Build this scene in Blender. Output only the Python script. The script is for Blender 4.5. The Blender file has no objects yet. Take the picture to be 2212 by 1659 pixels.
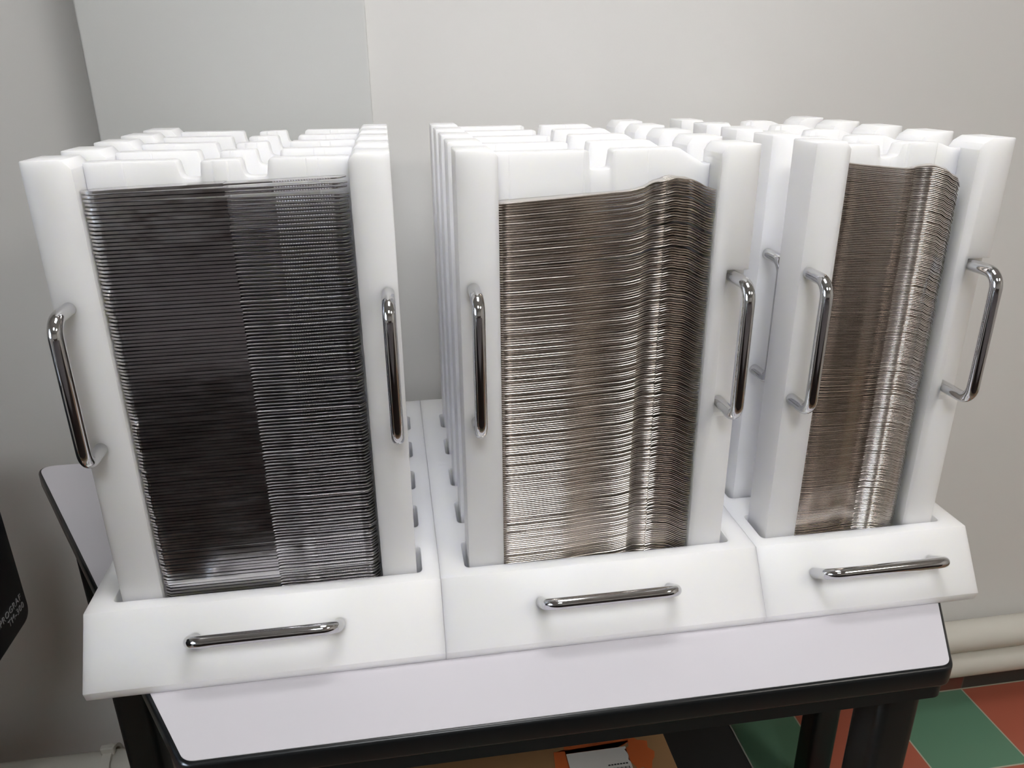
import bpy, bmesh, math, random
from mathutils import Vector, Matrix

random.seed(7)
sc = bpy.context.scene
COL = sc.collection
TOP = 0.77            # height of the table top above the floor
PI = math.pi

# ------------------------------------------------------------------ camera
cam_d = bpy.data.cameras.new('camera')
cam_d.sensor_width = 36.0
cam_d.lens = 36.0 * 1680.0 / 2212.0
cam_d.clip_start = 0.02
cam = bpy.data.objects.new('camera', cam_d)
COL.objects.link(cam)
def _cam_matrix():
    # rows are the world axes seen from the camera (from the vanishing points of the photograph)
    cx, cy, f = 1106.0, 829.5, 1680.0
    d = lambda u, v: Vector((u - cx, -(v - cy), -f)).normalized()
    Y = d(824, 155)
    X = d(13000, 40); X = (X - Y * X.dot(Y)).normalized()
    Z = X.cross(Y)
    return Matrix((X, Y, Z))
cam.matrix_world = Matrix.Translation((0, 0, TOP + 0.60)) @ _cam_matrix().to_4x4()
sc.camera = cam

# ------------------------------------------------------------------ world, exposure
w = bpy.data.worlds.new('world'); sc.world = w; w.use_nodes = True
bg = w.node_tree.nodes['Background']
bg.inputs[0].default_value = (0.62, 0.72, 0.86, 1); bg.inputs[1].default_value = 1.6
sc.view_settings.view_transform = 'Standard'
sc.view_settings.look = 'None'
sc.view_settings.gamma = 1.0
sc.view_settings.use_curve_mapping = False
sc.view_settings.exposure = 0.24
LAMP_A, LAMP_B, DAY = 10.5, 18.5, 600.0
try:
    sc.cycles.use_denoising = True
    sc.cycles.max_bounces = 16
    sc.cycles.diffuse_bounces = 14
    sc.cycles.glossy_bounces = 5
    sc.cycles.caustics_reflective = False
    sc.cycles.caustics_refractive = False
    sc.cycles.sample_clamp_indirect = 6.0
except Exception:
    pass

# ------------------------------------------------------------------ materials
def mat(name, base, rough=0.5, metal=0.0, sss=0.0, sss_r=(0.012, 0.012, 0.011), bump=None, emit=None,
        coat=0.0, spec=None, wob=0.0003, rvar=None, cvar=None):
    m = bpy.data.materials.new(name); m.use_nodes = True
    nt = m.node_tree; b = nt.nodes['Principled BSDF']
    b.inputs['Base Color'].default_value = (*base, 1)
    b.inputs['Roughness'].default_value = rough
    b.inputs['Metallic'].default_value = metal
    if spec is not None: b.inputs['Specular IOR Level'].default_value = spec
    if coat: b.inputs['Coat Weight'].default_value = coat
    if sss:
        b.inputs['Subsurface Weight'].default_value = sss
        b.inputs['Subsurface Radius'].default_value = (1, 1, 0.92)
        b.inputs['Subsurface Scale'].default_value = sss_r[0]
    if emit:
        b.inputs['Emission Color'].default_value = (*emit[0], 1)
        b.inputs['Emission Strength'].default_value = emit[1]
    if bump or rvar or cvar:
        tc = nt.nodes.new('ShaderNodeTexCoord')
    if bump:
        n = nt.nodes.new('ShaderNodeTexNoise'); n.inputs['Scale'].default_value = bump[0]
        n.inputs['Detail'].default_value = 3
        bp = nt.nodes.new('ShaderNodeBump'); bp.inputs['Strength'].default_value = bump[1]
        bp.inputs['Distance'].default_value = bump[2]
        nt.links.new(tc.outputs['Object'], n.inputs['Vector'])
        nt.links.new(n.outputs['Fac'], bp.inputs['Height'])
        nt.links.new(bp.outputs['Normal'], b.inputs['Normal'])
    if rvar:      # (scale vector, low, high)
        mp = nt.nodes.new('ShaderNodeMapping'); mp.inputs['Scale'].default_value = rvar[0]
        n2 = nt.nodes.new('ShaderNodeTexNoise'); n2.inputs['Scale'].default_value = 1.0; n2.noise_dimensions = '4D'
        oi = nt.nodes.new('ShaderNodeObjectInfo'); mw = nt.nodes.new('ShaderNodeMath'); mw.operation = 'MULTIPLY'; mw.inputs[1].default_value = 60
        nt.links.new(oi.outputs['Random'], mw.inputs[0]); nt.links.new(mw.outputs[0], n2.inputs['W'])
        # slight unevenness of the polished surface, different on every piece
        n4 = nt.nodes.new('ShaderNodeTexNoise'); n4.inputs['Scale'].default_value = 45.0; n4.noise_dimensions = '4D'; n4.inputs['Detail'].default_value = 1
        nt.links.new(tc.outputs['Object'], n4.inputs['Vector']); nt.links.new(mw.outputs[0], n4.inputs['W'])
        b4 = nt.nodes.new('ShaderNodeBump'); b4.inputs['Strength'].default_value = 1.0; b4.inputs['Distance'].default_value = wob
        nt.links.new(n4.outputs['Fac'], b4.inputs['Height']); nt.links.new(b4.outputs['Normal'], b.inputs['Normal'])
        n2.inputs['Detail'].default_value = 2
        mr = nt.nodes.new('ShaderNodeMapRange')
        mr.inputs['From Min'].default_value = 0.3; mr.inputs['From Max'].default_value = 0.7
        mr.inputs['To Min'].default_value = rvar[1]; mr.inputs['To Max'].default_value = rvar[2]
        nt.links.new(tc.outputs['Object'], mp.inputs['Vector'])
        nt.links.new(mp.outputs['Vector'], n2.inputs['Vector'])
        nt.links.new(n2.outputs['Fac'], mr.inputs['Value'])
        nt.links.new(mr.outputs['Result'], b.inputs['Roughness'])
    if cvar:      # (scale, other colour, amount)
        n3 = nt.nodes.new('ShaderNodeTexNoise'); n3.inputs['Scale'].default_value = cvar[0]
        n3.inputs['Detail'].default_value = 3
        mx = nt.nodes.new('ShaderNodeMix'); mx.data_type = 'RGBA'
        mx.inputs['A'].default_value = (*base, 1); mx.inputs['B'].default_value = (*cvar[1], 1)
        mm = nt.nodes.new('ShaderNodeMath'); mm.operation = 'MULTIPLY'; mm.inputs[1].default_value = cvar[2]
        nt.links.new(tc.outputs['Object'], n3.inputs['Vector'])
        nt.links.new(n3.outputs['Fac'], mm.inputs[0]); nt.links.new(mm.outputs[0], mx.inputs['Factor'])
        nt.links.new(mx.outputs['Result'], b.inputs['Base Color'])
    return m

M = {}
M['hdpe'] = mat('white_polyethylene', (0.925, 0.93, 0.953), 0.36, sss=1.0, sss_r=(0.018,), bump=(900, 0.05, 0.0003))
M['hdpe_tray'] = mat('white_polyethylene_tray', (0.945, 0.943, 0.95), 0.40, sss=1.0, sss_r=(0.012,), bump=(900, 0.05, 0.0003))
M['knife'] = mat('knife_steel', (0.66, 0.645, 0.65), 0.2, metal=1.0, rvar=((30, 60, 60), 0.10, 0.26))
M['fork'] = mat('fork_steel', (0.71, 0.665, 0.62), 0.2, metal=1.0, rvar=((30, 60, 60), 0.14, 0.26), wob=0.0001)
M['spoon'] = mat('spoon_steel', (0.68, 0.635, 0.60), 0.22, metal=1.0, rvar=((40, 60, 60), 0.14, 0.24), wob=0.00003)
M['chrome'] = mat('chrome', (0.60, 0.60, 0.61), 0.07, metal=1.0)
M['wall'] = mat('wall_paint', (0.73, 0.72, 0.70), 0.75, bump=(260, 0.12, 0.0006), spec=0.25)
M['wall_dark'] = mat('far_wall_paint', (0.62, 0.60, 0.57), 0.8)
M['pilaster'] = mat('pilaster_paint', (0.63, 0.635, 0.62), 0.75, bump=(260, 0.12, 0.0006), spec=0.25)
M['ceiling'] = mat('ceiling_paint', (0.80, 0.80, 0.78), 0.85)
M['laminate'] = mat('table_laminate', (0.645, 0.625, 0.665), 0.42, bump=(1400, 0.05, 0.0002), spec=0.35)
M['black'] = mat('black_edge', (0.008, 0.009, 0.010), 0.28, spec=0.35, bump=(120, 0.1, 0.0005))
M['blacksteel'] = mat('black_powder_coat', (0.006, 0.008, 0.009), 0.38, spec=0.3, bump=(500, 0.1, 0.0003))
M['pipe'] = mat('pipe_paint', (0.66, 0.64, 0.58), 0.45, cvar=(8, (0.5, 0.47, 0.40), 0.4))
M['carton'] = mat('brown_cardboard', (0.36, 0.20, 0.09), 0.8, bump=(90, 0.15, 0.0005))
M['orange'] = mat('orange_print', (0.62, 0.13, 0.03), 0.75)
M['paper'] = mat('label_paper', (0.75, 0.73, 0.70), 0.6)
M['ink'] = mat('black_ink', (0.03, 0.03, 0.03), 0.6)
M['crate'] = mat('black_plastic', (0.012, 0.012, 0.012), 0.5)
M['cratelid'] = mat('grey_lid_edge', (0.20, 0.20, 0.18), 0.5)
M['printer'] = mat('printer_black', (0.008, 0.009, 0.011), 0.35)
M['printer_text'] = mat('printer_lettering', (0.30, 0.30, 0.31), 0.5)
M['wood'] = mat('dark_wood', (0.035, 0.028, 0.03), 0.45, cvar=(6, (0.10, 0.07, 0.05), 0.7))
M['added_desk'] = mat('added_desk_laminate', (0.06, 0.05, 0.052), 0.4)
M['winframe'] = mat('window_frame_paint', (0.75, 0.75, 0.73), 0.5)
M['lampcase'] = mat('lamp_case', (0.8, 0.8, 0.8), 0.4)
M['lampA'] = mat('lamp_diffuser_near', (0.9, 0.9, 0.9), 0.5, emit=((1.0, 0.995, 1.0), LAMP_A))
M['lampB'] = mat('lamp_diffuser_far', (0.9, 0.9, 0.9), 0.5, emit=((0.95, 0.98, 1.0), LAMP_B))
M['fill_panel'] = mat('added_warm_fill', (0.9, 0.9, 0.9), 0.5, emit=((1.0, 0.95, 0.88), LAMP_B))  # glow of the added fill panel on the right
gm = bpy.data.materials.new('window_glass'); gm.use_nodes = True
gb = gm.node_tree.nodes['Principled BSDF']
gb.inputs['Transmission Weight'].default_value = 1.0; gb.inputs['Roughness'].default_value = 0.0
gb.inputs['IOR'].default_value = 1.01; gb.inputs['Base Color'].default_value = (1, 1, 1, 1)
M['glass'] = gm

def tile_mat(name, size, ox, oy, axis_y, green, red, grout, gw):
    m = bpy.data.materials.new(name); m.use_nodes = True
    nt = m.node_tree; b = nt.nodes['Principled BSDF']; L = nt.links.new
    g = nt.nodes.new('ShaderNodeNewGeometry'); sp = nt.nodes.new('ShaderNodeSeparateXYZ')
    L(g.outputs['Position'], sp.inputs[0])
    def mth(op, a, bb=None):
        n = nt.nodes.new('ShaderNodeMath'); n.operation = op
        for i, v in enumerate((a, bb)):
            if v is None: continue
            if isinstance(v, (int, float)): n.inputs[i].default_value = v
            else: L(v, n.inputs[i])
        return n.outputs[0]
    u = mth('DIVIDE', mth('SUBTRACT', sp.outputs['X'], ox), size)
    v = mth('DIVIDE', mth('SUBTRACT', sp.outputs[axis_y], oy), size)
    par = mth('FLOORED_MODULO', mth('ADD', mth('FLOOR', u), mth('FLOOR', v)), 2.0)
    du = mth('PINGPONG', u, 0.5); dv = mth('PINGPONG', v, 0.5)
    dmin = mth('MINIMUM', du, dv)
    isg = mth('LESS_THAN', dmin, gw / size / 2)
    mx = nt.nodes.new('ShaderNodeMix'); mx.data_type = 'RGBA'
    mx.inputs['A'].default_value = (*green, 1); mx.inputs['B'].default_value = (*red, 1)
    L(par, mx.inputs['Factor'])
    mx2 = nt.nodes.new('ShaderNodeMix'); mx2.data_type = 'RGBA'
    L(mx.outputs['Result'], mx2.inputs['A']); mx2.inputs['B'].default_value = (*grout, 1)
    L(isg, mx2.inputs['Factor']); L(mx2.outputs['Result'], b.inputs['Base Color'])
    b.inputs['Roughness'].default_value = 0.42
    return m
WY = 1.27   # plane of the wall behind the table
M['floor'] = tile_mat('red_green_floor_tiles', 0.215, 1.2627, WY - 0.008, 'Y', (0.12, 0.25, 0.165), (0.42, 0.115, 0.07), (0.46, 0.44, 0.34), 0.0035)
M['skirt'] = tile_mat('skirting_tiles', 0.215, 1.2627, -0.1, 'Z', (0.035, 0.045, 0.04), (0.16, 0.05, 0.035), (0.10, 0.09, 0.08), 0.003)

# ------------------------------------------------------------------ helpers
def link(name, bm, m, parent=None, smooth=None, loc=None):
    me = bpy.data.meshes.new(name)
    bmesh.ops.recalc_face_normals(bm, faces=bm.faces)
    bm.to_mesh(me); bm.free()
    if isinstance(m, (list, tuple)):
        for x in m: me.materials.append(x)
    else: me.materials.append(m)
    if smooth is not None:
        me.polygons.foreach_set('use_smooth', [True] * len(me.polygons))
        me.set_sharp_from_angle(angle=math.radians(smooth))
    o = bpy.data.objects.new(name, me); COL.objects.link(o)
    if parent is not None: o.parent = parent
    if loc is not None: o.location = loc
    return o
def thing(name, label, cat, loc=(0, 0, 0), rotz=0, group=None):
    o = bpy.data.objects.new(name, None); COL.objects.link(o)
    o.location = loc; o.rotation_euler = (0, 0, rotz); o.empty_display_size = 0.02
    o['label'] = label; o['category'] = cat
    if group: o['group'] = group
    return o
def tag(o, label, cat, group=None):
    o['label'] = label; o['category'] = cat
    if group: o['group'] = group
    return o
def struct(o):
    o['kind'] = 'structure'; return o
def box(bm, x0, x1, y0, y1, z0, z1):
    vs = [bm.verts.new(p) for p in ((x0, y0, z0), (x1, y0, z0), (x1, y1, z0), (x0, y1, z0),
                                    (x0, y0, z1), (x1, y0, z1), (x1, y1, z1), (x0, y1, z1))]
    fs = [bm.faces.new([vs[i] for i in q]) for q in ((0, 3, 2, 1), (4, 5, 6, 7), (0, 1, 5, 4), (1, 2, 6, 5), (2, 3, 7, 6), (3, 0, 4, 7))]
    return vs, fs
def bevel_sharp(bm, wdt, seg=2, ang=30):
    bmesh.ops.recalc_face_normals(bm, faces=bm.faces)
    es = [e for e in bm.edges if len(e.link_faces) == 2 and e.calc_face_angle(0) > math.radians(ang)]
    bmesh.ops.bevel(bm, geom=es, offset=wdt, segments=seg, affect='EDGES', profile=0.5, clamp_overlap=True)
def fillet(pts, closed=True, seg=4):
    """pts: (x, y[, r]) -> rounded polyline"""
    out = []; n = len(pts)
    for i, p in enumerate(pts):
        r = p[2] if len(p) > 2 else 0
        P = Vector(p[:2])
        if not r: out.append(P.copy()); continue
        A = Vector(pts[i - 1][:2]); B = Vector(pts[(i + 1) % n][:2])
        a = (A - P).normalized(); b = (B - P).normalized()
        ang = a.angle(b)
        if ang > PI - 0.02: out.append(P.copy()); continue
        t = min(r / math.tan(ang / 2), (A - P).length * 0.49, (B - P).length * 0.49)
        p0 = P + a * t; p1 = P + b * t
        for k in range(seg + 1):
            s = k / seg
            out.append(p0 * (1 - s) ** 2 + P * 2 * s * (1 - s) + p1 * s * s)
    return out
def prism(bm, pts, a0, a1, plane='XZ'):
    """extrude a 2D outline. plane XZ: along y; XY: along z; YZ: along x"""
    def mk(p, a):
        return {'XZ': (p[0], a, p[1]), 'XY': (p[0], p[1], a), 'YZ': (a, p[0], p[1])}[plane]
    f0 = bm.faces.new([bm.verts.new(mk(p, a0)) for p in pts])
    r = bmesh.ops.extrude_face_region(bm, geom=[f0])
    vs = [g for g in r['geom'] if isinstance(g, bmesh.types.BMVert)]
    d = {'XZ': Vector((0, a1 - a0, 0)), 'XY': Vector((0, 0, a1 - a0)), 'YZ': Vector((a1 - a0, 0, 0))}[plane]
    bmesh.ops.translate(bm, verts=vs, vec=d)
def tube(bm, path, r, n=16, caps=True):
    rings = []
    up = None
    for i, p in enumerate(path):
        p = Vector(p)
        t = (Vector(path[min(i + 1, len(path) - 1)]) - Vector(path[max(i - 1, 0)])).normalized()
        if up is None:
            up = t.orthogonal().normalized()
        else:
            up = (up - t * up.dot(t)).normalized()
        s = t.cross(up)
        rings.append([bm.verts.new(p + (up * math.cos(2 * PI * k / n) + s * math.sin(2 * PI * k / n)) * r) for k in range(n)])
    for a, b in zip(rings, rings[1:]):
        for k in range(n):
            bm.faces.new((a[k], a[(k + 1) % n], b[(k + 1) % n], b[k]))
    if caps:
        bm.faces.new(rings[0]); bm.faces.new(rings[-1])

def cut(bm, b2):
    """subtract mesh b2 from mesh bm, exactly"""
    ma = bpy.data.meshes.new('a'); bmesh.ops.recalc_face_normals(bm, faces=bm.faces); bm.to_mesh(ma); bm.free()
    mb = bpy.data.meshes.new('b'); bmesh.ops.recalc_face_normals(b2, faces=b2.faces); b2.to_mesh(mb); b2.free()
    oa = bpy.data.objects.new('a', ma); ob = bpy.data.objects.new('b', mb); COL.objects.link(oa); COL.objects.link(ob)
    md = oa.modifiers.new('cut', 'BOOLEAN'); md.operation = 'DIFFERENCE'; md.solver = 'EXACT'; md.object = ob
    dg = bpy.context.evaluated_depsgraph_get(); dg.update()
    me = bpy.data.meshes.new_from_object(oa.evaluated_get(dg))
    out = bmesh.new(); out.from_mesh(me)
    for o in (oa, ob): bpy.data.objects.remove(o)
    for m_ in (ma, mb, me): bpy.data.meshes.remove(m_)
    return out

# ------------------------------------------------------------------ the room
XL, XR, YF, ZC = -2.3, 2.9, -3.0, 2.62
WL, WP = 1.335, 1.258      # recessed wall left of the pilaster, pilaster face
bm = bmesh.new(); box(bm, XL - .2, XR + .2, YF - .2, 1.6, -0.1, 0)
struct(link('floor', bm, M['floor']))
bm = bmesh.new(); box(bm, XL - .2, XR + .2, YF - .2, 1.6, ZC, ZC + .1)
struct(link('ceiling', bm, M['ceiling']))
bm = bmesh.new()
prism(bm, [(XL - .2, WL), (-0.40, WL), (-0.40, WY), (XR + .2, WY), (XR + .2, 1.6), (XL - .2, 1.6)], 0, ZC, 'XY')
struct(link('wall_back', bm, M['wall']))
bm = bmesh.new()
prism(bm, fillet([(-0.411, WL + .001), (-0.411, WP, .004), (-0.0175, WP, .004), (-0.0175, WY + .001), (-.395, WY + .001), (-.395, WL + .001)]), 0, ZC, 'XY')
struct(link('trim_1', bm, M['pilaster'], smooth=40))
bm = bmesh.new(); box(bm, XR, XR + .2, YF, WY, 0, ZC); struct(link('wall_right', bm, M['wall']))
bm = bmesh.new(); box(bm, XL - .2, XR + .2, YF - .2, YF, 0, ZC); struct(link('wall_front', bm, M['wall_dark']))
# left wall with a window opening
wy0, wy1, wz0, wz1 = -1.6, 0.2, 1.0, 2.2
bm = bmesh.new()
box(bm, XL - .2, XL, YF, wy0, 0, ZC); box(bm, XL - .2, XL, wy1, WL, 0, ZC)
box(bm, XL - .2, XL, wy0, wy1, 0, wz0); box(bm, XL - .2, XL, wy0, wy1, wz1, ZC)
struct(link('wall_left', bm, M['wall']))
win = bpy.data.objects.new('window_1', None); COL.objects.link(win); struct(win); win.location = (XL - .1, (wy0 + wy1) / 2, wz0)
hw_ = (wy1 - wy0) / 2; hh = wz1 - wz0
bm = bmesh.new()
for a, b_, c, d in ((-hw_, hw_, 0, .06), (-hw_, hw_, hh - .06, hh), (-hw_, -hw_ + .06, 0.06, hh - .06), (hw_ - .06, hw_, 0.06, hh - .06), (-.03, .03, .06, hh - .06)):
    box(bm, -.03, .03, a, b_, c, d)
link('window_frame', bm, M['winframe'], win)
for s in (-1, 1):
    bm = bmesh.new(); a, b_ = sorted((s * .03, s * (hw_ - .06)))
    box(bm, -.003, .003, a, b_, .06, hh - .06); link('window_pane', bm, M['glass'], win)
ld = bpy.data.lights.new('daylight', 'AREA'); ld.shape = 'RECTANGLE'; ld.size = 1.7; ld.size_y = 1.1
ld.energy = DAY; ld.color = (0.72, 0.84, 1.0)
lo = bpy.data.objects.new('daylight', ld); COL.objects.link(lo)
lo.location = (XL - .35, (wy0 + wy1) / 2, (wz0 + wz1) / 2 + .1); lo.rotation_euler = (0, math.radians(-84), 0)

bm = bmesh.new(); box(bm, -0.0175, XR, WY - .008, WY, 0, 0.10)
bevel_sharp(bm, .002, 1); struct(link('baseboard_back', bm, M['skirt']))

# ceiling lamps and one added fill panel
def lamp(loc, sx, sy, m, label):
    t = thing('ceiling_light', label, 'lamp', loc)
    bm = bmesh.new()
    box(bm, -sx, sx, -sy, sy, -.02, 0); box(bm, -sx, sx, -sy, -sy + .02, -.05, -.02); box(bm, -sx, sx, sy - .02, sy, -.05, -.02)
    box(bm, -sx, -sx + .02, -sy + .02, sy - .02, -.05, -.02); box(bm, sx - .02, sx, -sy + .02, sy - .02, -.05, -.02)
    link('lamp_case', bm, M['lampcase'], t)
    bm = bmesh.new(); box(bm, -sx + .02, sx - .02, -sy + .02, sy - .02, -.045, -.03); link('diffuser', bm, m, t)
lamp((0.22, 0.52, ZC), .32, .32, M['lampA'], 'square ceiling lamp straight above the rack table')
lamp((-.05, -1.0, ZC), .32, .32, M['lampB'], 'square ceiling lamp behind the viewer, on the window side')
lamp((1.7, -1.0, ZC), .32, .32, M['fill_panel'], 'added warm fill panel behind the viewer, away from the window')  # added fill: spreads the frontal light and warms the right side

# wooden unit added across the room, out of view, for dark reflections in the metal
t = thing('added_cabinet', 'unseen dark wooden unit added across the room for its reflections', 'added_cabinet', (0.2, -2.2, 0))
bm = bmesh.new(); box(bm, -1.3, 1.3, -.25, .25, 0, 1.05); bevel_sharp(bm, .004, 1); link('body', bm, M['wood'], t)
for k in range(4):
    bm = bmesh.new(); box(bm, -1.28 + k * .64, -1.28 + k * .64 + .62, .251, .27, .06, 1.0); bevel_sharp(bm, .003, 1)
    d_ = link('door', bm, M['wood'], t)
    bm = bmesh.new(); box(bm, -1.28 + k * .64 + .55, -1.28 + k * .64 + .565, .271, .295, .75, .9); link('handle', bm, M['chrome'], d_)

t = thing('added_desk', 'unseen black furniture added behind the viewer to darken reflections', 'added_desk', (0.1, -.95, 0))  # added out of view so the steel and chrome mirror something dark
bm = bmesh.new(); box(bm, -1.5, 1.5, -.7, .7, .71, .74); bevel_sharp(bm, .003, 1); link('desk_top', bm, M['added_desk'], t)
bm = bmesh.new(); box(bm, -1.45, 1.45, .60, .62, .12, .7095); link('front_panel', bm, M['added_desk'], t)
for lx in (-1.42, 1.42):
    for ly in (-.6, .65):
        bm = bmesh.new(); box(bm, lx - .03, lx + .03, ly - .028, ly + .028, 0, .7095); link('leg', bm, M['blacksteel'], t)

# heating pipes
PY, PR = 1.215, .0335
def pipe_path(x0, x1, z): return [(x0, PY, z), (x1, PY, z)]
t = thing('heating_pipes', 'pair of cream heating pipes running low along the wall behind the table', 'pipe', (0, 0, 0))
bm = bmesh.new(); tube(bm, pipe_path(XL, XR, .135), PR, 28); link('pipe_run', bm, M['pipe'], t, 40)
bm = bmesh.new(); tube(bm, pipe_path(-.47, XR, .205), PR, 28); link('pipe_run', bm, M['pipe'], t, 40)
bm = bmesh.new()
path = [(-.47 - .055 * math.sin(a), PY, .205 - .055 * (1 - math.cos(a))) for a in [k * PI / 2 / 8 for k in range(9)]]
tube(bm, path, PR + .003, 28); link('elbow', bm, M['pipe'], t, 40)
for px_ in (-.597,):
    bm = bmesh.new()
    for zc in (.135,):
        ring = [(0, (PR + .005) * math.cos(a), zc + (PR + .005) * math.sin(a)) for a in [k * 2 * PI / 24 for k in range(25)]]
        for i in range(24):
            p, q = ring[i], ring[i + 1]
            f = 1.16
            vs = []
            for xx in (-.008, .008):
                for (yy, zz) in ((p[1], p[2]), (q[1], q[2])):
                    vs.append(bm.verts.new((xx, yy, zz)))
                    vs.append(bm.verts.new((xx, yy * f, zc + (zz - zc) * f)))
            a0, a1, b0, b1, c0, c1, d0, d1 = vs
            for q_ in ((a0, b0, b1, a1), (c0, c1, d1, d0), (a1, b1, d1, c1), (a0, c0, d0, b0)): bm.faces.new(q_)
    bmesh.ops.remove_doubles(bm, verts=bm.verts, dist=1e-5)
    clamp = link('pipe_clamp', bm, M['pipe'], t, 40, (px_, PY, 0))
    bm = bmesh.new(); box(bm, -.012, .012, -.006, .006, .135 + PR + .004, .135 + PR + .022)
    bevel_sharp(bm, .002, 1); link('lug', bm, M['pipe'], clamp)

# ------------------------------------------------------------------ table
tbl = thing('trapezoid_table', 'trapezoid table with white laminate top and black frame', 'table', (0.165, 0.9, 0))
ox, oy = -0.165, -0.9
TF, TB = 0.583, 1.252
def trap(inset=0.0, r=.02):
    s = .57
    e = inset
    fl, fr = -0.2286, 0.5687
    c = math.hypot(1, s)
    x_fl = fl + e * (c - s); x_fr = fr - e * (c - s)
    bl = fl - s * (TB - TF) + e * (c + s); br = fr + s * (TB - TF) - e * (c + s)
    return fillet([(x_fl + ox, TF + e + oy, r), (x_fr + ox, TF + e + oy, r), (br + ox, TB - e + oy, r), (bl + ox, TB - e + oy, r)], seg=8)
bm = bmesh.new(); prism(bm, trap(0), TOP - .028, TOP - .0006, 'XY')
bevel_sharp(bm, .005, 4, 60); link('edge_band', bm, M['black'], tbl, 50)
bm = bmesh.new(); prism(bm, trap(.0042, .018), TOP - .002, TOP, 'XY'); link('table_top', bm, M['laminate'], tbl)
# frame rails
bm = bmesh.new()
outer = trap(.006, .015); inner = trap(.045, .01)
vo0 = [bm.verts.new((p[0], p[1], TOP - .047)) for p in outer]; vo1 = [bm.verts.new((p[0], p[1], TOP - .0282)) for p in outer]
vi0 = [bm.verts.new((p[0], p[1], TOP - .047)) for p in inner]; vi1 = [bm.verts.new((p[0], p[1], TOP - .0282)) for p in inner]
n = len(outer)
for k in range(n):
    j = (k + 1) % n
    bm.faces.new((vo0[k], vo0[j], vo1[j], vo1[k])); bm.faces.new((vi0[k], vi1[k], vi1[j], vi0[j]))
    bm.faces.new((vo0[k], vi0[k], vi0[j], vo0[j])); bm.faces.new((vo1[k], vo1[j], vi1[j], vi1[k]))
link('frame_rail', bm, M['blacksteel'], tbl)
for (lx, ly) in ((.543, .640), (-.213, .640), (.757, 1.05), (-.455, 1.05)):
    bm = bmesh.new()
    prism(bm, fillet([(-.026, -.026, .012), (.026, -.026, .012), (.026, .026, .012), (-.026, .026, .012)]), .018, TOP - .0475, 'XY')
    lg = link('leg', bm, M['blacksteel'], tbl, 40, (lx + ox, ly + oy, 0))
    bm = bmesh.new(); prism(bm, fillet([(-.03, -.03, .014), (.03, -.03, .014), (.03, .03, .014), (-.03, .03, .014)]), 0, .0178, 'XY')
    link('foot', bm, M['black'], lg, 40)

# ------------------------------------------------------------------ chrome handle (local: legs leave the surface y=0 towards -y)
def handle_mesh(length, out, r=.0064, horiz=False, sink=.004):
    R = .016
    pts = [(0, sink, 0), (0, -out + R, 0)]
    for k in range(1, 9):
        a = k * PI / 2 / 8
        pts.append((0, -out + R - R * math.sin(a), R - R * math.cos(a)))
    for k in range(1, 12): pts.append((0, -out, R + (length - 2 * R) * k / 12))
    for k in range(0, 9):
        a = k * PI / 2 / 8
        pts.append((0, -out + R - R * math.cos(a), length - R + R * math.sin(a)))
    pts.append((0, sink, length))
    if horiz: pts = [(p[2], p[1], 0) for p in pts]
    bm = bmesh.new(); tube(bm, pts, r, 20)
    return bm

# ------------------------------------------------------------------ trays
PITCH = .0945
Y0 = .742            # front of the first magazine
def tray(x0, x1, px0, px1, hx, label):
    t = thing('base_tray', label, 'tray', ((x0 + x1) / 2, .95, TOP), group=None)
    cx = (x0 + x1) / 2; cy = .95
    g = .00012
    bm = bmesh.new()
    prism(bm, [(.6835 - cy, 0), (.6795 - cy, .012), (.7225 - cy, .079), (1.232 - cy, .079), (1.232 - cy, 0)], x0 - cx + g, x1 - cx - g, 'YZ')
    b2 = bmesh.new()
    for k in range(5):
        a = Y0 - .004 + k * PITCH; b = a + .0535
        prism(b2, fillet([(px0 - cx, a - cy, .007), (px1 - cx, a - cy, .007), (px1 - cx, b - cy, .007), (px0 - cx, b - cy, .007)], seg=5), .012, .1, 'XY')
    bm = cut(bm, b2)
    bevel_sharp(bm, .0004, 1, 25)
    link('tray_body', bm, M['hdpe_tray'], t, 35)
    # handle on the raked front
    f0 = Vector((0, .6795, .012)); f1 = Vector((0, .7225, .079)); d = (f1 - f0).normalized()
    pos = f0 + (f1 - f0) * .54
    h = link('handle', handle_mesh(.149, .036, horiz=True), M['chrome'], t, 60)
    h.location = (hx - cx, pos.y - cy, pos.z)
    h.rotation_euler = (-math.atan2(d.y, d.z), 0, 0)
    return t
tray(-.344, .028, -.3195, .0085, -.2325, 'white plastic base tray on the table, left of three, under the knife racks')
tray(.028, .398, .0565, .3715, .138, 'white plastic base tray on the table, middle of three, under the fork racks')
tray(.398, .669, .4125, .6455, .465, 'white plastic base tray on the table, narrow right one, under the spoon racks')

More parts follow.
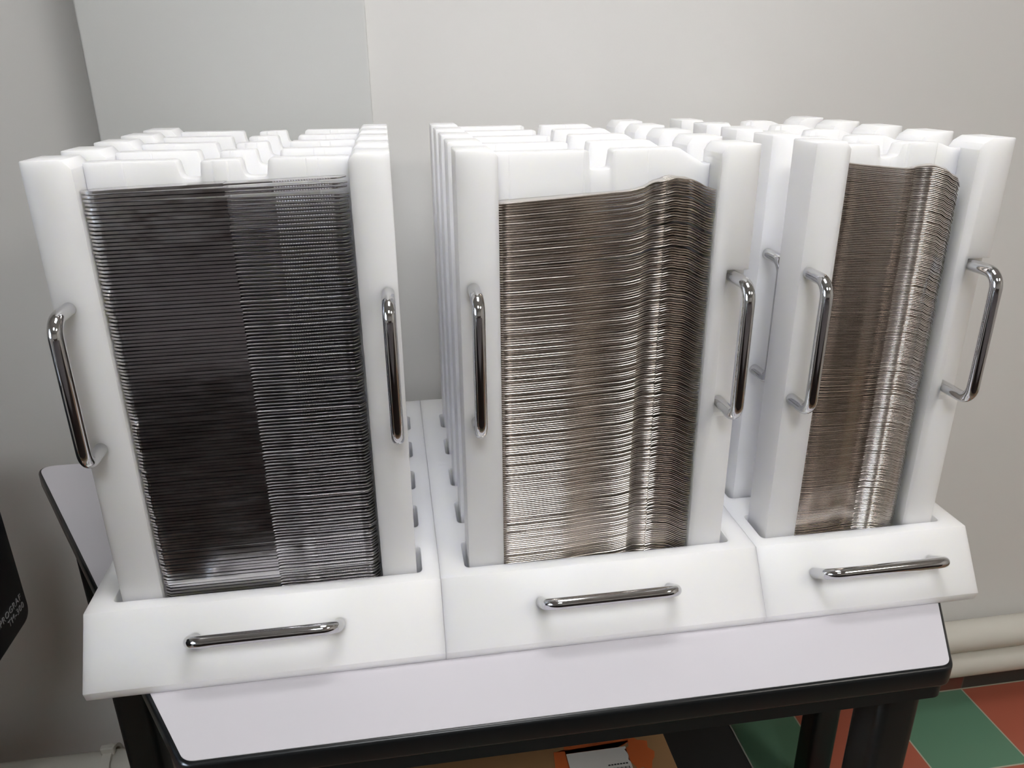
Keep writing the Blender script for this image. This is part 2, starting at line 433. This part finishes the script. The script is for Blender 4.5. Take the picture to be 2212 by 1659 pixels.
# ------------------------------------------------------------------ magazines (racks)
H = .532 - .0125      # height above the pocket floor
SLAB = .5268 - .0125
NOT = .5105 - .0125
DEP = .048
def rail_outline(x0, x1, ch, side, ramp=False):
    """front view outline of a side rail; chamfer ch on the inner top corner"""
    if side < 0: return [(x0, 0), (x1, 0), (x1, H - ch), (x1 - ch * .85, H), (x0 + .001, H), (x0, H - .001)]
    return [(x0, 0), (x1, 0), (x1, H - .001), (x1 - .001, H), (x0 + ch * (1.15 if ramp else .85), H), (x0 + ch * .35, H - ch * .45), (x0, H - ch)]
def make_magazine(name_, W, wl, wr, top, steps, ch_l, ch_r, ramp, pocket, hz, hxs, label, group):
    """top: back-plate top outline from left to right (x, z, r); steps: [(x, dy)] relief of the plate front"""
    t = thing(name_, label, 'rack', (0, 0, 0), group=group)
    bm = bmesh.new(); prism(bm, rail_outline(0, wl, ch_l, -1), 0, DEP); bevel_sharp(bm, .0006, 2, 20)
    link('side_rail', bm, M['hdpe'], t, 35)
    bm = bmesh.new(); prism(bm, rail_outline(W - wr, W, ch_r, 1, ramp), 0, DEP)
    if pocket:
        z0, z1, pw, pd = pocket
        b2 = bmesh.new(); box(b2, W - pw, W + .01, -.01, pd, z0, z1)
        bm = cut(bm, b2)
    bevel_sharp(bm, .0006, 2, 20)
    link('side_rail', bm, M['hdpe'], t, 35)
    # back plate
    bm = bmesh.new()
    out = fillet([(wl + .0002, 0), (W - wr - .0002, 0)] + [(p[0], p[1], p[2]) for p in reversed(top)], seg=4)
    YB = .0265
    prism(bm, out, YB, DEP)
    for x, dy in steps:
        for xx in (x - .0005, x + .0005):
            bmesh.ops.bisect_plane(bm, geom=bm.verts[:] + bm.edges[:] + bm.faces[:], plane_co=(xx, 0, 0), plane_no=(1, 0, 0))
    for v in bm.verts:
        if v.co.y < YB + 1e-4:
            off = 0
            for x, dy in steps:
                if v.co.x > x: off = dy
            v.co.y += off
    bevel_sharp(bm, .0007, 2, 40)
    link('back_plate', bm, M['hdpe'], t, 30)
    hm = None
    for hx, dy in ((hxs[0], 0), (hxs[1], .010 if pocket else 0)):
        if hm is None:
            h = link('handle', handle_mesh(HL, .040), M['chrome'], t, 60); hm = h
        else:
            h = link('handle', handle_mesh(HL, .040 + dy), M['chrome'], t, 60)
        h.location = (hx, dy, hz)
    return t
def dup(root, loc, label):
    r = root.copy(); COL.objects.link(r); r.location = loc; r['label'] = label
    for ch in list(root.children):
        c = ch.copy(); COL.objects.link(c); c.parent = r
        for g in ch.children:
            d = g.copy(); COL.objects.link(d); d.parent = c
    return r
HL = .143
ZB = TOP + .0125
hz = (.9975 - .74) - .0125
# knife rack: world x -.311 .. +.0025
kx = -.311
ktop = [(x - kx, z, r) for x, z, r in ((-.2698, SLAB, 0), (-.1905, SLAB, .004), (-.1875, NOT, .006), (-.1705, NOT, .004), (-.1690, SLAB - .001, .003), (-.1340, SLAB, .004),
        (-.1315, NOT, .006), (-.1115, NOT, .004), (-.1085, SLAB, .004), (-.0362, SLAB, 0))]
ksteps = [(.075, .0012), (.152, 0.0), (.165, .0015), (.236, .0008), (.247, .0016)]
knife_rack = make_magazine('knife_rack', .3135, .041, .038, ktop, ksteps, .008, .007, False, None, hz, (.0134, .3033),
                           'white plastic rack at the front left, holding the tall stack of knives', 'white plastic knife racks standing one behind another on the left')
fx = .062
ftop = [(x - fx, z, r) for x, z, r in ((.1022, SLAB, 0), (.1950, SLAB, .003), (.1965, NOT - .002, .003), (.2175, NOT - .002, .003), (.2200, SLAB, .003), (.2870, SLAB + .0006, .008),
        (.3160, SLAB - .0165, .006), (.3213, SLAB - .0150, 0))]
fsteps = [(.054, .0010), (.129, 0.0), (.194, .0008)]
fork_rack = make_magazine('fork_rack', .2992, .0398, .0398, ftop, fsteps, .006, .009, False,
                          (.983 - .74 - .0125, 1.1475 - .74 - .0125, .0235, .010), hz, (.0135, .2835),
                          'white plastic rack front and centre, holding the tall stack of forks', 'white plastic fork racks standing one behind another in the middle')
sx = .419
stop = [(x - sx, z, r) for x, z, r in ((.4567, SLAB, 0), (.5030, SLAB - .001, .003), (.5065, NOT + .001, .004), (.5270, NOT + .003, .004), (.5310, SLAB - .001, .003), (.5440, SLAB + .0006, .012),
        (.5690, SLAB, .012), (.5860, SLAB - .0060, .004), (.5972, SLAB - .0065, 0))]
ssteps = [(.1, .0015), (.118, -.0008), (.150, .0010)]
spoon_rack = make_magazine('spoon_rack', .2178, .0372, .0390, stop, ssteps, .007, .0115, True,
                           (.983 - .74 - .0125, 1.1475 - .74 - .0125, .0255, .010), hz, (.0092, .1985),
                           'narrow white plastic rack at the front right, holding the tall stack of spoons', 'white plastic spoon racks standing one behind another on the right')
ORD = ['second', 'third', 'fourth', 'rearmost']
for root, x, side, g, what in ((knife_rack, kx, 'left', 'knife', 'left wall of racks'), (fork_rack, fx, 'middle', 'fork', ''), (spoon_rack, sx, 'right', 'spoon', '')):
    root.location = (x, Y0, ZB)
    for k in range(1, 5):
        dup(root, (x, Y0 + k * PITCH, ZB), 'notched white plastic rack, %s from the front in the %s row' % (ORD[k - 1], side) if k < 4 else
            'notched white plastic rack, rearmost of the %s row, nearest the wall' % side)

# ------------------------------------------------------------------ cutlery
def loft(secs, nt_=5, flat=0.0):
    """secs: (x, y_front, y_back, z, thickness, crown). long axis x, closed tapered bar"""
    bm = bmesh.new(); rings = []
    for (x, ya, yb, z, th, cr) in secs:
        w_ = (yb - ya); e = min(th * .45, w_ * .3); h = th / 2
        ts = [e / w_ + (1 - 2 * e / w_) * i / (nt_ - 1) for i in range(nt_)]
        cz = lambda t_: cr * (1 - (2 * t_ - 1) ** 2)
        pts = [(ya + w_ * t_, z + h + cz(t_)) for t_ in ts]
        pts += [(yb, z + h * flat), (yb, z - h * flat)] if flat else [(yb, z)]
        pts += [(ya + w_ * t_, z - h + cz(t_)) for t_ in reversed(ts)]
        pts += [(ya, z - h * flat), (ya, z + h * flat)] if flat else [(ya, z)]
        rings.append([bm.verts.new((x, p[0], p[1])) for p in pts])
    m_ = len(rings[0])
    for a, b in zip(rings, rings[1:]):
        for k in range(m_): bm.faces.new((a[k], a[(k + 1) % m_], b[(k + 1) % m_], b[k]))
    bm.faces.new(rings[0]); bm.faces.new(rings[-1])
    return bm
def lerp_prof(tab, x):
    if x <= tab[0][0]: return tab[0][1]
    for (a, va), (b, vb) in zip(tab, tab[1:]):
        if x <= b:
            s = (x - a) / (b - a); s = s * s * (3 - 2 * s)
            return va + (vb - va) * s
    return tab[-1][1]
def cutlery(name, label, cat, parts, m, group):
    t = thing(name, label, cat, group=group)
    for pn, bm in parts: link(pn, bm, m, t, 45)
    return t
def join(bms):
    out = bmesh.new()
    for b in bms:
        me = bpy.data.meshes.new('t'); b.to_mesh(me); b.free(); out.from_mesh(me); bpy.data.meshes.remove(me)
    return out

# --- knife: handle 0..122 mm, blade to 231 mm (cutting edge to the front)
KT, KP = .00315, .00356
hs = []
for i in range(19):
    x = .0005 + .1225 * i / 18
    e = math.sin(min(1, (i + .6) / 1.6) * PI / 2)
    hs.append((x, .0102 - .0099 * e, .0102 + .0090 * e, KT / 2, KT * (.72 + .28 * min(1, x / .03)), 0))
bs = [(.1225, .0010, .0188, KT / 2, KT * .62, 0), (.128, .0018, .0180, KT / 2, .0019, 0), (.150, .0012, .0185, KT / 2, .0016, 0)]
for i in range(45):
    x = .165 + .0012 * i
    bs.append((x, .0008 + (.0005 if i % 2 else 0), .0190, KT / 2, .0014, 0))
for i in range(8):
    x = .220 + .0112 * (i + 1) / 8
    bs.append((x, .0008 + .009 * (i / 7) ** 2.2, .0190 - .003 * (i / 7) ** 3, KT / 2, .0012, 0))
knife = cutlery('table_knife', 'topmost steel table knife on the tall stack in the left rack', 'knife',
                [('knife_handle', loft(hs, 4, .86)), ('blade', loft(bs, 3, .5))], M['knife'], 'steel table knives stacked in the front left rack')
# --- fork
zf = [(0, 0), (.10, .0002), (.128, .0004), (.140, .0016), (.160, .0078), (.176, .0103), (.188, .0080), (.2180, -.0045)]
def wf(x):  # half width
    return lerp_prof([(0, .0080), (.003, .0102), (.02, .0103), (.06, .0094), (.12, .0045), (.150, .0040), (.166, .0090), (.176, .0112), (.2180, .0112)], x)
FT = .00172
fh = [(x, .0115 - wf(x), .0115 + wf(x), lerp_prof(zf, x), FT, 0) for x in [0.0003] + [.004 + .0075 * i for i in range(20)]]
fhd = [(x, .0115 - wf(x), .0115 + wf(x), lerp_prof(zf, x), FT * .95, 0) for x in [.1465 + .0035 * i for i in range(7)]] 
parts = [loft(fhd, 4, .3)]
x_root = fhd[-1][0]
for k in range(4):
    yc = .0115 + (k - 1.5) * .00605
    parts.append(loft([(x, yc - .00205 + .0006 * max(0, (x - .2) / .018), yc + .00205 - .0006 * max(0, (x - .2) / .018), lerp_prof(zf, x), FT * .9 - .0006 * max(0, (x - .2) / .018), 0)
                       for x in [x_root - .0004 + (.2180 - x_root) * i / 12 for i in range(13)]], 3, .3))
fork = cutlery('fork', 'topmost steel fork on the tall stack in the middle rack', 'fork',
               [('fork_handle', loft(fh, 4, .3)), ('fork_head', join(parts))], M['fork'], 'steel forks stacked in the front middle rack')
# --- spoon
zs = [(0, 0), (.036, -.0003), (.074, .0000), (.086, .0024), (.100, .0036), (.112, .0018), (.125, -.0030), (.1385, -.0100)]
def ws(x):
    return lerp_prof([(0, .0040), (.003, .0068), (.012, .0082), (.04, .0065), (.072, .0035), (.082, .0050), (.098, .0100), (.113, .0116), (.128, .0095), (.1360, .0050), (.1385, .0015)], x)
ST = .00135
spn = [(x, .0119 - ws(x), .0119 + ws(x), lerp_prof(zs, x), ST, 0) for x in [.0003, .003] + [.008 + .0072 * i for i in range(11)]]
bwl = [(x, .0119 - ws(x), .0119 + ws(x), lerp_prof(zs, x), ST * .92, .0034 * math.sin(PI * min(1, max(0, (x - .078) / .062))) ** .7) for x in [.0795 + .0035 * i for i in range(17)] + [.1383]]
spoon = cutlery('spoon', 'topmost steel spoon on the tall stack in the right rack', 'spoon',
                [('spoon_handle', loft(spn, 4, .5)), ('bowl', loft(bwl, 7, .5))], M['spoon'], 'steel spoons stacked in the front right rack')

def stack(root, x0, y0, n, z0, pitch_l, slope_fn, label, second, jx=.0004, jy=.0006, roll=.004, yaw=.002):
    z = z0
    for i in range(n):
        top = (i == n - 1)
        o = root if top else root.copy()
        if not top:
            COL.objects.link(o); o['label'] = label if i < n - 2 else second
            for ch in root.children:
                c = ch.copy(); COL.objects.link(c); c.parent = o
                if ch.name.startswith('blade'):      # blades are not all bent alike
                    a = random.uniform(-.006, .006) * (1 if i > 2 else 0)
                    c.rotation_euler = (0, a, 0)
                    c.location = Vector((.122, 0, .0016)) - Matrix.Rotation(a, 3, 'Y') @ Vector((.122, 0, .0016))
        s = slope_fn(i / (n - 1), i)
        o.location = (x0 + random.uniform(0, jx), y0 + random.uniform(-jy, jy), z)
        o.rotation_euler = (random.gauss(0, roll), -s, random.gauss(0, yaw))
        z += pitch_l * random.uniform(.97, 1.03)
base = ZB + .0005
# knives
nk = int((1.2465 - .74 + TOP - base - .0015) / KP)
def sk(f, i):
    s = .002 + .010 * f
    s += random.uniform(-.0008, .0008)
    if f > .993: s = .031
    elif f > .985: s = .022
    return s
stack(knife, kx + .0408, Y0 + .0035, nk, base, KP, sk, 'steel table knife in the tall left stack, below its top two knives', 'steel table knife second from the top of the left stack, blade end lifted', jx=.0016, jy=.0007)
# forks
nf = 192
ev = [(.985, .002), (.965, .005), (.935, .002), (.915, .009), (.885, .003), (.865, .008), (.82, .003), (.77, .003), (.70, .002), (.55, .001), (.35, .001)]
def sf(f, i):
    k = sum(d for e, d in ev if f >= e)
    return .008 + .004 * f + k + .002 * f + random.uniform(-.00025, .00025)
stack(fork, fx + .0402, Y0 + .0030, nf, base + .004, (1.2250 - .74 + TOP - base - .004) / nf, sf, 'steel fork in the tall middle stack, below its top two forks', 'steel fork second from the top of the middle stack', jx=.0006, jy=.0004, roll=.005)
# spoons
ns = 272
def ss(f, i):
    return .004 - .112 * f + random.uniform(-.0006, .0006)
stack(spoon, sx + .0376, Y0 + .0030, ns, base + .006, (1.2520 - .74 + TOP - base - .006) / ns, ss, 'steel spoon in the tall right stack, below its top two spoons', 'steel spoon second from the top of the right stack', jx=.0008, jy=.0005, roll=.003, yaw=.002)

# ------------------------------------------------------------------ under the table
t = thing('cardboard_box', 'brown cardboard box with orange print and a white label, under the table', 'box', (.20, .80, 0))
bm = bmesh.new(); box(bm, -.30, .2085, -.17, .26, 0, .30); bevel_sharp(bm, .003, 2); link('carton', bm, M['carton'], t, 40)
def patch(name, pts, z, m, parent, th=.0006):
    bm = bmesh.new(); prism(bm, pts, z, z + th, 'XY'); return link(name, bm, m, parent)
patch('shipping_label', [(.032, -.02), (.135, -.02), (.135, .158), (.032, .158)], .3001, M['paper'], t)
blob = lambda cx, cy, rx, ry, n=18, s=1: [(cx + rx * math.cos(2 * PI * k / n) * (1 + .18 * math.sin(3 * k + s)), cy + ry * math.sin(2 * PI * k / n) * (1 + .15 * math.cos(2 * k + s))) for k in range(n)]
o1 = patch('orange_print', blob(.155, .140, .022, .032, s=2), .3001, M['orange'], t)
o1 = patch('orange_print', [(.005, .100), (.031, .120), (.031, .175), (.125, .185), (.150, .170), (.130, .160), (.012, .165)], .3001, M['orange'], t, .0005)
o1 = patch('orange_print', blob(-.13, .10, .035, .03, s=4), .3001, M['orange'], t)
bm = bmesh.new()
for k in range(16):
    a = .096 + k * .0022
    box(bm, a, a + (.0008 if k % 3 else .0015), .095, .118, .3008, .3010)
for k in range(7):
    a = .096 + k * .005
    box(bm, a, a + .0038, .123, .1255, .3008, .3010)
link('barcode', bm, M['ink'], t)
t = thing('storage_box', 'low black plastic box on the floor beside the cardboard box', 'box', (.485, .85, 0))
bm = bmesh.new(); box(bm, -.066, .066, -.14, .24, 0, .235); bevel_sharp(bm, .003, 1); link('box_body', bm, M['crate'], t)
bm = bmesh.new(); box(bm, -.07, .07, -.144, .244, .235, .25); bevel_sharp(bm, .002, 1); link('lid', bm, M['crate'], t)
bm = bmesh.new(); box(bm, .0675, .0702, -.14, .24, .2503, .2518); link('lid_edge', bm, M['cratelid'], t)

# ------------------------------------------------------------------ plotter at the left edge of the frame
pxr, pyb, pz0 = -.563, 1.0365, .632
t = thing('large_format_printer', 'black large format printer at the left edge of the picture', 'printer', (pxr - .5, .75, 0))
X0, Yc = .5, pyb - .75
bm = bmesh.new()
out = fillet([(Yc - .55, pz0, .03), (Yc, pz0, .022), (Yc, pz0 + .36, .05), (Yc - .40, pz0 + .36, .08), (Yc - .55, pz0 + .18, .06)], seg=8)
prism(bm, out, -1.0, X0, 'YZ'); bevel_sharp(bm, .003, 2, 50); link('housing', bm, M['printer'], t, 40)
bm = bmesh.new(); prism(bm, [(Yc - .5, pz0 + .365), (Yc - .1, pz0 + .362), (Yc - .1, pz0 + .372), (Yc - .42, pz0 + .375)], -.95, X0 - .05, 'YZ'); link('cover', bm, M['crate'], t)
for lx in (-.9, X0 - .25):
    bm = bmesh.new(); box(bm, lx - .03, lx + .03, Yc - .32, Yc - .22, .05, pz0 - .0005); box(bm, lx - .03, lx + .03, Yc - .6, Yc + .02 - .06, 0, .05)
    link('stand_leg', bm, M['blacksteel'], t)
def lettering(txt, size, y_end, z, ang=0):
    cu = bpy.data.curves.new('lettering', 'FONT'); cu.body = txt; cu.size = size; cu.extrude = .0003
    cu.align_x = 'RIGHT'; cu.space_character = 1.15
    o = bpy.data.objects.new('tmp', cu); COL.objects.link(o)
    dg = bpy.context.evaluated_depsgraph_get()
    me = bpy.data.meshes.new_from_object(o.evaluated_get(dg)); bpy.data.objects.remove(o)
    me.materials.clear(); me.materials.append(M['printer_text'])
    p = bpy.data.objects.new('lettering', me); COL.objects.link(p); p.parent = t
    p.rotation_euler = (PI / 2, 0, PI / 2); p.location = (X0 + .0004, y_end - .75, z)
lettering('imagePROGRAF', .0135, 1.0226, .6705)
lettering('TM-300', .0135, 1.0246, .6560)
